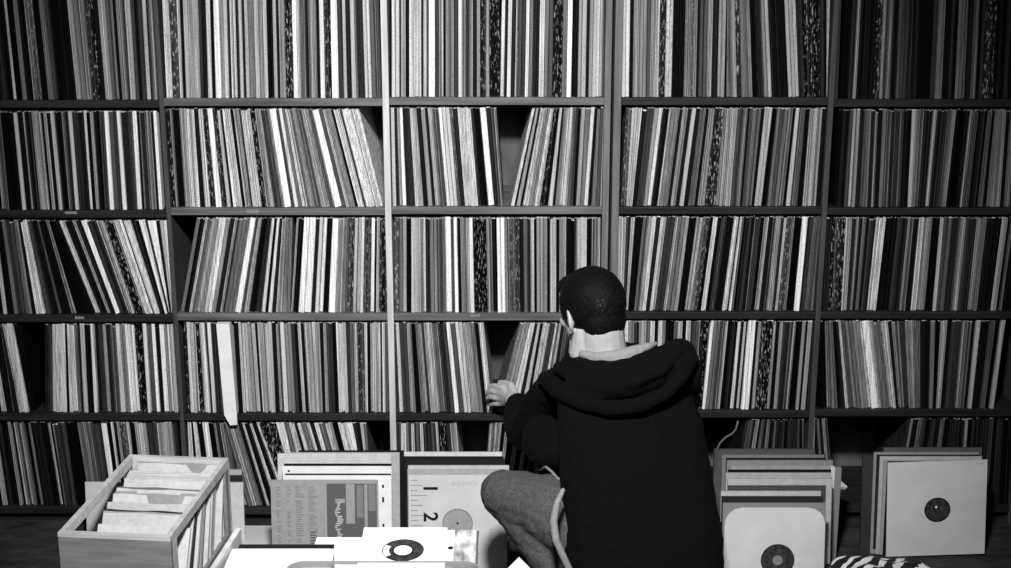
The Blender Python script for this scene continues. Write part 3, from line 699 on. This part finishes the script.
loft([(rrect(bw-.03, bd-.03, .03), .001), (rrect(bw-.008, bd-.008, .036), hb-.016), (rrect(bw-.016, bd-.016, .032), hb-.016), (rrect(bw-.038, bd-.038, .026), .006)], True, True).build('tub', M['bin'], bn, smooth=False)
loft([(rrect(bw-.016, bd-.016, .032), hb-.0155), (rrect(bw, bd, .04), hb-.0155), (rrect(bw, bd, .04), hb-.004), (rrect(bw-.006, bd-.006, .037), hb), (rrect(bw-.014, bd-.014, .033), hb), (rrect(bw-.016, bd-.016, .032), hb-.004), (rrect(bw-.016, bd-.016, .032), hb-.0155)], False, False).build('rim', M['bin'], bn)
# stack of singles filling the bin, the top ones showing
def single(label, pl, pr, yt, z, pitch, yaw, mat, hole=.0, S=.184, tk=.003, parts=True, name='single'):
    """a 7-inch sleeve lying back: front (bottom) edge at the camera side"""
    p = at_z((pl+pr)/2, yt, z)
    t = thing(name, label, 'record', (p.x, p.y, z), (-R(pitch), 0, R(yaw)), 'singles on the near table')
    plate(S, tk, (0, S*.5, S*hole) if hole else None).build('paper_sleeve', mat, t, (0, 0, -S))
    return t
zt = .690
t = single('white single with a big hole and dark label lying behind the grey bin', 364, 447.5, 527.5, zt, 84, 0, M['paper'], .245)
disc(0, -.092, .0, .052, .0012, .0006).build('record_label', M['label_dark'], t)
disc(.0, -.092, .030, .043, .0008, .0003, a0=R(150), a1=R(215)).build('label_print', M['paper'], t)
disc(0, -.092, .020, .0235, .0002, .0008).build('hole_rim', M['ink'], t)
disc(0, -.092, 0, .0195, .0006, .0006).build('centre_hole', M['paper'], t)
t = single('worn white single under the left corner of the big hole single', 338, 415, 537, zt-.008, 84, 7, M['paper'])
t = single('white single whose dark hole edge shows right of the big hole single', 372, 455, 530, zt-.012, 84, 0, M['paper'])
disc(.085, -.075, 0, .006, -.0012, .0008).build('hole_edge', M['ink'], t)
t = single('single in a crinkled clear sleeve at the right end of the pile', 398, 478, 530, zt-.017, 84, 0, M['clear'])
rq = random.Random(2)
mb = MB(); mb.box(.086, .0915, -.0008, .0002, -.17, -.003); mb.build('dark_edge', M['ink_grey'], t)
# pile underneath carries them
zc = TZ + .0075; k = 0
for x, lab in ((-.085, 'left pile of singles on the table under the top ones'), (.09, 'right pile of singles on the table under the top ones')):
    mb = MB()
    for j in range(30):
        mb.box(x-.082+rq.uniform(-.003, .003), x+.082+rq.uniform(-.003, .003), -.072, .078, .007+j*.0048, .007+j*.0048+.0042)
    o = mb.build('singles_pile', M['paper'], None, (bx_, by_+.086, TZ)); props(o, lab, 'records', None, 'stuff')
# wooden tray with flat sleeves, left of the bin
a, b = at_z(238.5, 528, RZ), at_z(212.5, 568, RZ)
tr = thing('wooden_tray', 'wooden tray with a pale left board holding flat white sleeves beside the bin', 'tray', (a.x, a.y, TZ), (0, 0, -math.atan2(a.x-b.x, a.y-b.y)))
MB().box(-.006, .006, -.32, 0, 0, RZ-TZ, b=.001).build('side_board', M['crate'], tr)
MB().box(.0065, .20, -.32, -.005, 0, .01).build('tray_bottom', M['crate_face'], tr)
MB().box(.0065, .20, -.0048, .005, 0, .08, b=.001).build('back_board', M['crate_face'], tr)
p = at_z(285, 546, RZ-.018)
o = MB().box(-.105, .105, -.19, 0, 0, .004).build('black_sleeve', M['ink'], None, (p.x+.006, p.y, RZ-.018)); props(o, 'black sleeve lying flat, its back edge showing beyond the white one', 'record', 'sleeves lying in the tray')
p = at_z(280, 551, RZ-.012)
o = plate(.225, .004, None, .004).build('white_sleeve', M['paper'], None, (p.x+.006, p.y-.21, RZ-.0135), rot=(-R(90), 0, 0)); props(o, 'white sleeve lying flat on the black one at the bottom left', 'record', 'sleeves lying in the tray')
mb = MB()
for j in range(24): mb.box(-.085+rq.uniform(-.003, .003), .085, -.19, -.01, .011+j*.0058, .011+j*.0058+.005)
o = mb.build('sleeve_pile', M['paper'], None, (p.x+.02, p.y, TZ)); props(o, 'pile of flat sleeves under the black one in the wooden tray', 'records', None, 'stuff')
# a corner of a sleeve below the knee
p = at_z(519, 557, .70)
S = .184
o = plate(S, .003).build('record_sleeve', M['paper_grey'], None, p); o.rotation_euler = Matrix.Rotation(R(0), 3, 'Z').to_euler()
rm = Matrix.Rotation(-R(40), 3, 'X') @ Matrix.Rotation(R(45), 3, 'Y')
o.rotation_euler = rm.to_euler(); o.location = p - rm @ Vector((-.092, 0, S)); 
props(o, 'white sleeve of which only a pointed corner shows under the knee', 'record')
# zebra print cloth heap
p = at_z(869, 569, .03)
bm = bmesh.new(); bmesh.ops.create_icosphere(bm, subdivisions=5, radius=1)
from mathutils import noise as mnoise
for q in bm.verts:
    n_ = mnoise.noise(q.co*2.3)*.22 + mnoise.noise(q.co*5)*.09
    q.co = Vector((q.co.x*.195*(1+n_), q.co.y*.14*(1+n_), (max(q.co.z, -.35)+.35)*.062*(1+1.3*n_)))
z0 = min(q.co.z for q in bm.verts)
for q in bm.verts: q.co.z -= z0
o = MB().bm(bm).build('zebra_cloth', M['zebra'], None, (p.x, p.y-.10, .0), smooth=True); props(o, 'crumpled black and white zebra print cloth on the floor before the right stack', 'cloth')

# ------------------------------------------------------------------ the crouching man
def fuse(name, build_fn, voxel, mat, parent, smooth=6, disp=None):
    bm = bmesh.new(); build_fn(bm)
    me = bpy.data.meshes.new(name); bm.to_mesh(me); bm.free()
    o = bpy.data.objects.new(name, me); C.objects.link(o)
    m = o.modifiers.new('r', 'REMESH'); m.mode = 'VOXEL'; m.voxel_size = voxel
    if smooth:
        m = o.modifiers.new('s', 'SMOOTH'); m.factor = .5; m.iterations = smooth
    for (strength, size, typ) in (disp or []):
        tx = bpy.data.textures.new('folds', typ); tx.noise_scale = size
        if hasattr(tx, 'noise_depth'): tx.noise_depth = 2
        m = o.modifiers.new('d', 'DISPLACE'); m.texture = tx; m.strength = strength; m.texture_coords = 'GLOBAL'; m.mid_level = .5
    me2 = bpy.data.meshes.new_from_object(o.evaluated_get(bpy.context.evaluated_depsgraph_get()))
    bpy.data.objects.remove(o); bpy.data.meshes.remove(me)
    me2.name = name; me2.materials.clear(); me2.materials.append(mat)
    me2.polygons.foreach_set('use_smooth', [True]*len(me2.polygons))
    o = bpy.data.objects.new(name, me2); C.objects.link(o); o.parent = parent
    return o
def ell(bm, c, r, rot=None, sub=3):
    ret = bmesh.ops.create_icosphere(bm, subdivisions=sub, radius=1)
    m = Matrix.Translation(c) @ (rot.to_4x4() if rot else Matrix.Identity(4)) @ Matrix.Diagonal((*r, 1))
    bmesh.ops.transform(bm, matrix=m, verts=ret['verts'])
def cap(bm, p0, r0, p1, r1, n=16):
    p0, p1 = Vector(p0), Vector(p1); ax = (p1-p0); L = ax.length
    if L < 1e-6: return
    ax.normalize(); a = ax.orthogonal().normalized(); b = ax.cross(a); rings = []
    for k in range(1, 5): an = math.pi/2*(1-k/4); rings.append((-r0*math.sin(an), r0*math.cos(an)))
    for k in range(4): an = math.pi/2*k/4; rings.append((L + r1*math.sin(an), r1*math.cos(an)))
    vv = []
    for d, r in rings: vv.append([bm.verts.new(p0 + ax*d + (a*math.cos(2*math.pi*i/n) + b*math.sin(2*math.pi*i/n))*max(r, 1e-4)) for i in range(n)])
    s_, e_ = bm.verts.new(p0 - ax*r0), bm.verts.new(p1 + ax*r1)
    for i in range(n):
        j = (i+1) % n
        bm.faces.new((s_, vv[0][j], vv[0][i])); bm.faces.new((e_, vv[-1][i], vv[-1][j]))
        for u, w in zip(vv, vv[1:]): bm.faces.new((u[i], u[j], w[j], w[i]))
def chain(bm, pts):
    for (p, r), (q, r2) in zip(pts, pts[1:]): cap(bm, p, r, q, r2)
def rings(bm, levels, n=40, power=2.3):
    vv = []
    for (cx_, cy_, cz_, rx, ry, tilt) in levels:                # tilt: slope of the ring in y
        row = []
        for i in range(n):
            an = 2*math.pi*i/n; c_, s_ = math.cos(an), math.sin(an)
            x = abs(c_)**(2/power)*(1 if c_ > 0 else -1); y = abs(s_)**(2/power)*(1 if s_ > 0 else -1)
            row.append(bm.verts.new((cx_ + rx*x, cy_ + ry*y, cz_ + tilt*ry*y)))
        vv.append(row)
    for u, w in zip(vv, vv[1:]):
        for i in range(n): bm.faces.new((u[i], u[(i+1) % n], w[(i+1) % n], w[i]))
    bm.faces.new(vv[0][::-1]); bm.faces.new(vv[-1])
man = thing('person', 'crouching person in a black hooded sweatshirt and jeans reaching for a record', 'person', (.33, 3.5, 0))
inv = Vector((-.33, -3.5, 0))
def V3(*a): return Vector(a) + inv
def px3(px, py, y): return at_y(px, py, y) + inv
# landmarks
HEAD = px3(591, 310, 3.79)
fw = Vector((-.50, .80, -.30)).normalized(); side = fw.cross(Vector((0, 0, 1))).normalized(); up = side.cross(fw).normalized()
HR = Matrix((side, fw, up)).transposed()                        # columns: side(right), forward, up
def hd(x, y, z): return HEAD + side*x + fw*y + up*z
SHL, SHR = px3(563, 386, 3.79), V3(.470, 3.72, .755)
ELB = px3(524, 428, 4.02); WR = px3(517, 403, 4.20)
ELR, WRR = V3(.50, 3.88, .56), V3(.46, 4.00, .50)
NECK = px3(604, 352, 3.755)
HIPL, HIPR = V3(.25, 3.49, .31), V3(.45, 3.45, .27)
KNL, KNR = px3(503, 494, 3.66), V3(.46, 3.80, .42)
ANL, ANR = V3(.245, 3.42, .14), V3(.44, 3.48, .10)
def body_fn(bm):
    # trunk
    rings(bm, [(c[0]+inv.x, c[1]+inv.y, c[2], c[3], c[4], c[5]) for c in ((.36, 3.44, .20, .15, .12, 0), (.36, 3.46, .32, .17, .13, 0), (.355, 3.54, .48, .15, .11, .2), (.34, 3.62, .62, .155, .11, .3), (.325, 3.69, .71, .14, .10, .4), (.315, 3.73, .765, .07, .06, .4))])
    chain(bm, [(NECK + Vector((.01, -.03, -.05)), .072), (NECK + Vector((-.002, .0, .0)), .067), (hd(0, -.035, -.06), .062), (hd(0, -.02, -.02), .06)])
    chain(bm, [(px3(585, 352, 3.755), .046), (hd(-.036, -.010, -.060), .036)])
    # head: skull, face, jaw, nose, brow, lips, ears
    ell(bm, hd(0, -.004, .012), (.077, .094, .098), HR, 4)
    ell(bm, hd(0, .030, -.045), (.060, .066, .070), HR, 3)
    ell(bm, hd(0, .062, -.088), (.030, .028, .022), HR, 3)
    chain(bm, [(hd(0, .088, .012), .009), (hd(0, .105, -.022), .012), (hd(0, .100, -.034), .014)])
    chain(bm, [(hd(-.034, .082, .022), .011), (hd(0, .089, .020), .010), (hd(.034, .082, .022), .011)])
    chain(bm, [(hd(-.020, .088, -.062), .006), (hd(0, .094, -.060), .008), (hd(.020, .088, -.062), .006)])
    for sx in (-1, 1):
        ell(bm, hd(sx*.040, .062, -.02), (.026, .026, .022), HR, 2)
        # ear: rim and lobe
        e = [hd(sx*(.078+.012*math.sin(t*1.0)), -.004 - .020*math.sin(t) , -.015 + .030*math.cos(t)) for t in [k*.45 for k in range(0, 8)]]
        chain(bm, [(p, .0062) for p in e])
        ell(bm, hd(sx*.079, -.010, -.016), (.006, .017, .026), HR, 2)
        ell(bm, hd(sx*.080, .000, -.046), (.007, .010, .011), HR, 2)
    # arms
    chain(bm, [(NECK + Vector((-.03, .0, -.05)), .05), (SHL, .050), (ELB, .040), (ELB.lerp(WR, .4), .036), (WR, .026)])
    chain(bm, [(NECK + Vector((.05, -.01, -.05)), .05), (SHR, .050), (ELR, .040), (ELR.lerp(WRR, .4), .036), (WRR, .026)])
    # legs
    chain(bm, [(HIPL, .085), (KNL, .052), (KNL.lerp(ANL, .35), .050), (ANL, .034)])
    chain(bm, [(HIPR, .085), (KNR, .052), (KNR.lerp(ANR, .35), .050), (ANR, .034)])
    for an, d in ((ANL, Vector((-.06, .14, 0))), (ANR, Vector((.02, .15, 0)))):
        chain(bm, [(an, .034), (Vector((an.x, an.y-.02, .055)), .032), (Vector((an.x+d.x, an.y+d.y, .04)), .030)])
    # left hand: back of the hand to the room, fingers hooked over the record edges, thumb on top
    hand(bm, [px3(513, 399, 4.235), px3(507, 394.5, 4.270)], [(501.5, 387.5), (500, 392.5), (500.2, 398), (502.5, 403)], 4.290)
    # right hand
    chain(bm, [(WRR, .026), (WRR + Vector((-.02, .05, -.02)), .034)])
    for k in range(4):
        b0 = WRR + Vector((-.045+.02*k, .07, -.02)); chain(bm, [(b0 + Vector((0, -.03, 0)), .009), (b0, .009), (b0 + Vector((0, .035, -.008)), .008), (b0 + Vector((0, .055, -.03)), .007)])
    chain(bm, [(WRR + Vector((-.03, .03, -.01)), .010), (WRR + Vector((-.065, .055, -.02)), .009), (WRR + Vector((-.07, .085, -.03)), .008)])
def hand(bm, palm, kn, yk):
    wr = WR
    p1 = palm[1]
    cap(bm, wr, .027, palm[0], .028)
    K = [px3(x, y, yk) for x, y in kn]
    for p in K: cap(bm, palm[0], .019, p, .0112)
    for a, b in zip(K, K[1:]): cap(bm, a, .0105, b, .0105)
    # finger joints (pixels): reach left to the sleeve edges, tips bend in between the sleeves
    mid = [(494.5, 385.5), (492, 391), (491.5, 397), (494, 404)]
    tip = [(489.5, 386.5), (487.5, 392), (487.5, 398.2), (490, 405.5)]
    for k in range(4):
        r = (.0088, .0092, .0088, .0078)[k]
        m_, t_ = px3(*mid[k], 4.318), px3(*tip[k], 4.345)
        chain(bm, [(K[k], .0105), (K[k].lerp(m_, .55) + Vector((0, -.004, 0)), r+.0006), (m_, r), (t_, r-.001), (t_ + Vector((.002, .014, -.001)), r-.0018)])
    chain(bm, [(palm[0] + Vector((.004, .004, .016)), .016), (px3(511, 385.5, 4.27), .0125), (px3(505, 383, 4.305), .0105), (px3(500, 382.5, 4.33), .009)])
body = fuse('body', body_fn, .0032, M['skin'], man, 6)
# eyes
for sx in (-1, 1):
    bm = bmesh.new(); ell(bm, hd(sx*.031, .083, .000), (.011, .010, .009), HR, 3)
    MB().bm(bm).build('eye', M['paper'], man, smooth=True)
def hair_fn(bm):
    ell(bm, hd(0, -.016, .024), (.091, .099, .099), HR, 4)
    ell(bm, hd(0, -.055, -.030), (.068, .050, .062), HR, 3)
    for sx in (-1, 1):
        ell(bm, hd(sx*.066, .018, .012), (.016, .030, .030), HR, 3)
    ell(bm, hd(0, .05, .075), (.06, .05, .035), HR, 3)
hair = fuse('hair', hair_fn, .0045, M['hair'], man, 3, [(.004, .012, 'CLOUDS')])
# short strands on the crown
rh = random.Random(4); mb = MB()
for k in range(9000):
    d = Vector((rh.gauss(0, 1), rh.gauss(0, 1), rh.gauss(0, 1))).normalized()
    if d.z < -.55 or (d.y > .55 and d.z < .45): continue
    base = hd(d.x*.085, -.016+d.y*.0955, .024+d.z*.0945)
    if d.z < -.1 and d.y > .1: continue
    n_ = (HR @ Vector((d.x/.0865, d.y/.097, d.z/.096))).normalized()
    flow = (HR @ Vector((d.x*.3, -.6 if d.z > -.2 else -.1, -.7))); flow = (flow - n_*flow.dot(n_)).normalized()
    tip = base + flow*rh.uniform(.010, .018) + n_*rh.uniform(.001, .005); sd = flow.cross(n_)*.0007
    mb.add([base-sd, base+sd, tip, base - n_*.001], [(0, 1, 2), (0, 2, 3), (1, 3, 2)])
mb.build('strands', M['strand'], hair)
# sweatshirt: trunk, sleeves, hem
def hood_trunk(bm):
    L = ((.365, 3.455, .17, .205, .165, 0), (.370, 3.46, .30, .218, .172, 0), (.365, 3.50, .42, .212, .165, .1), (.355, 3.57, .54, .207, .155, .2), (.342, 3.635, .64, .200, .145, .3), (.330, 3.69, .71, .182, .13, .35), (.318, 3.73, .765, .13, .10, .35), (.308, 3.75, .80, .075, .07, .3))
    rings(bm, [(c[0]+inv.x, c[1]+inv.y, *c[2:]) for c in L])
    chain(bm, [(V3(.27, 3.72, .73), .075), (SHL + Vector((.0, 0, -.01)), .070), (SHL.lerp(ELB, .55), .066), (ELB + Vector((.01, -.01, -.01)), .062), (ELB.lerp(WR, .5), .052), (WR + Vector((.004, -.014, -.002)), .040)])
    chain(bm, [(V3(.38, 3.69, .75), .080), (SHR, .078), (SHR.lerp(ELR, .55), .066), (ELR, .060), (ELR.lerp(WRR, .5), .050), (WRR, .038)])
    # bunched cloth
    ell(bm, px3(552, 440, 3.80), (.085, .14, .075), None, 3)
    for (p, q, r) in (((566, 474), (612, 460), .013), ((566, 480), (602, 500), .012), ((568, 480), (592, 530), .012)):
        def surf(x, y):
            # back surface of the trunk at that pixel
            z_ = at_y(x, y, 3.45).z; yy = 3.30 + max(0, min(1, (z_-.30)/.46))*.26
            e = max(0, abs(x-640)-40)/60; return px3(x, y, yy + .045 + .07*e*e)
        cap(bm, surf(*p), r, surf(*q), r*.6)
    # cuff
    cap(bm, WR + Vector((.010, -.035, -.004)), .041, WR + Vector((.001, -.004, -.001)), .036)
sw = fuse('sweatshirt', hood_trunk, .006, M['hoodie'], man, 7, [(.022, .11, 'CLOUDS'), (.007, .035, 'CLOUDS')])
def hood_fn(bm):
    rim = [(545, 379, 3.735), (557, 392, 3.66), (580, 402, 3.60), (610, 409, 3.565), (640, 406, 3.555), (665, 393, 3.57), (683, 375, 3.60), (691, 357, 3.66)]
    rim2 = [(560, 368, 3.74), (575, 378, 3.68), (605, 384, 3.62), (635, 382, 3.60), (660, 370, 3.61), (676, 355, 3.65)]
    chain(bm, [(px3(*p), .021) for p in rim]); chain(bm, [(px3(*p), .020) for p in rim2])
    ell(bm, px3(620, 380, 3.655), (.165, .065, .055), Matrix.Rotation(R(-12), 3, 'Y'), 3)
    ell(bm, px3(678, 357, 3.70), (.055, .06, .052), None, 3)
    chain(bm, [(px3(571, 361, 3.78), .026), (px3(583, 366, 3.70), .026), (px3(612, 370, 3.655), .024), (px3(645, 362, 3.66), .024), (px3(668, 352, 3.70), .026), (px3(684, 350, 3.74), .022)])
fuse('hood', hood_fn, .005, M['hoodie'], man, 6, [(.010, .06, 'CLOUDS')])
# pale collar of the shirt below the neck
def collar_fn(bm):
    chain(bm, [(px3(583, 354, 3.71), .013), (px3(597, 357.5, 3.685), .015), (px3(615, 356, 3.68), .017), (px3(632, 351.5, 3.69), .016), (px3(648, 346.5, 3.71), .012), (px3(656, 343.5, 3.73), .006)])
    chain(bm, [(px3(592, 360, 3.69), .013), (px3(617, 360, 3.675), .016), (px3(640, 352, 3.69), .010)])
o = fuse('shirt_collar', collar_fn, .004, M['shirt'], man, 5); o['label'] = 'pale collar'
# jeans
def jeans_fn(bm):
    ell(bm, V3(.36, 3.46, .25), (.185, .15, .13), None, 3)
    chain(bm, [(HIPL + Vector((-.025, .02, .04)), .100), (HIPL.lerp(KNL, .5) + Vector((-.01, .01, .045)), .092), (KNL + Vector((.004, -.006, .004)), .069)])
    chain(bm, [(KNL + Vector((.010, -.010, -.012)), .060), (KNL.lerp(ANL, .35) + Vector((.014, -.005, .008)), .068), (ANL + Vector((0, 0, -.01)), .056)])
    chain(bm, [(HIPR, .11), (HIPR.lerp(KNR, .5), .086), (KNR, .062), (KNR.lerp(ANR, .35), .066), (ANR, .052)])
    a = px3(489, 505, 3.58); b = px3(555, 540, 3.40)
jn = fuse('jeans', jeans_fn, .0055, M['denim'], man, 5, [(.012, .06, 'CLOUDS'), (.006, .02, 'CLOUDS')])
bm = bmesh.new(); chain(bm, [(px3(497, 493, 3.592), .0022), (px3(520, 503, 3.55), .0022), (px3(545, 522, 3.50), .0022), (px3(556, 533, 3.48), .0022)])
# hanging shirt tail between jeans and sweatshirt
def tail_fn(bm):
    chain(bm, [(px3(563, 490, 3.40), .007), (px3(557, 503, 3.37), .009), (px3(553.5, 522, 3.35), .0105), (px3(556, 540, 3.335), .0105), (px3(563, 556, 3.33), .010), (px3(574, 580, 3.33), .010)])
o = fuse('shirt_tail', tail_fn, .004, M['shirt'], man, 4); o['label'] = 'pale shirt tail'
bm.free()
mb = MB(); mb.tube([px3(540, 470, 3.70), px3(546, 467, 3.66), (px3(552, 472, 3.62)), px3(558, 479, 3.585), px3(566, 480, 3.56)], .004, 8)
mb.build('glint_strap', M['shirt'], man, smooth=True)  # pale strap put in for a curved glint of light
for an, d in ((ANL, Vector((-.07, .16, 0))), (ANR, Vector((.02, .17, 0)))):
    def shoe_fn(bm):
        h_ = Vector((an.x, an.y-.045, .048)); t_ = Vector((an.x+d.x, an.y+d.y, .042))
        cap(bm, h_, .044, t_, .046); cap(bm, Vector((an.x, an.y, .075)), .048, Vector((an.x+d.x*.4, an.y+d.y*.4, .055)), .046)
    fuse('shoe', shoe_fn, .006, M['shoe'], man, 4)
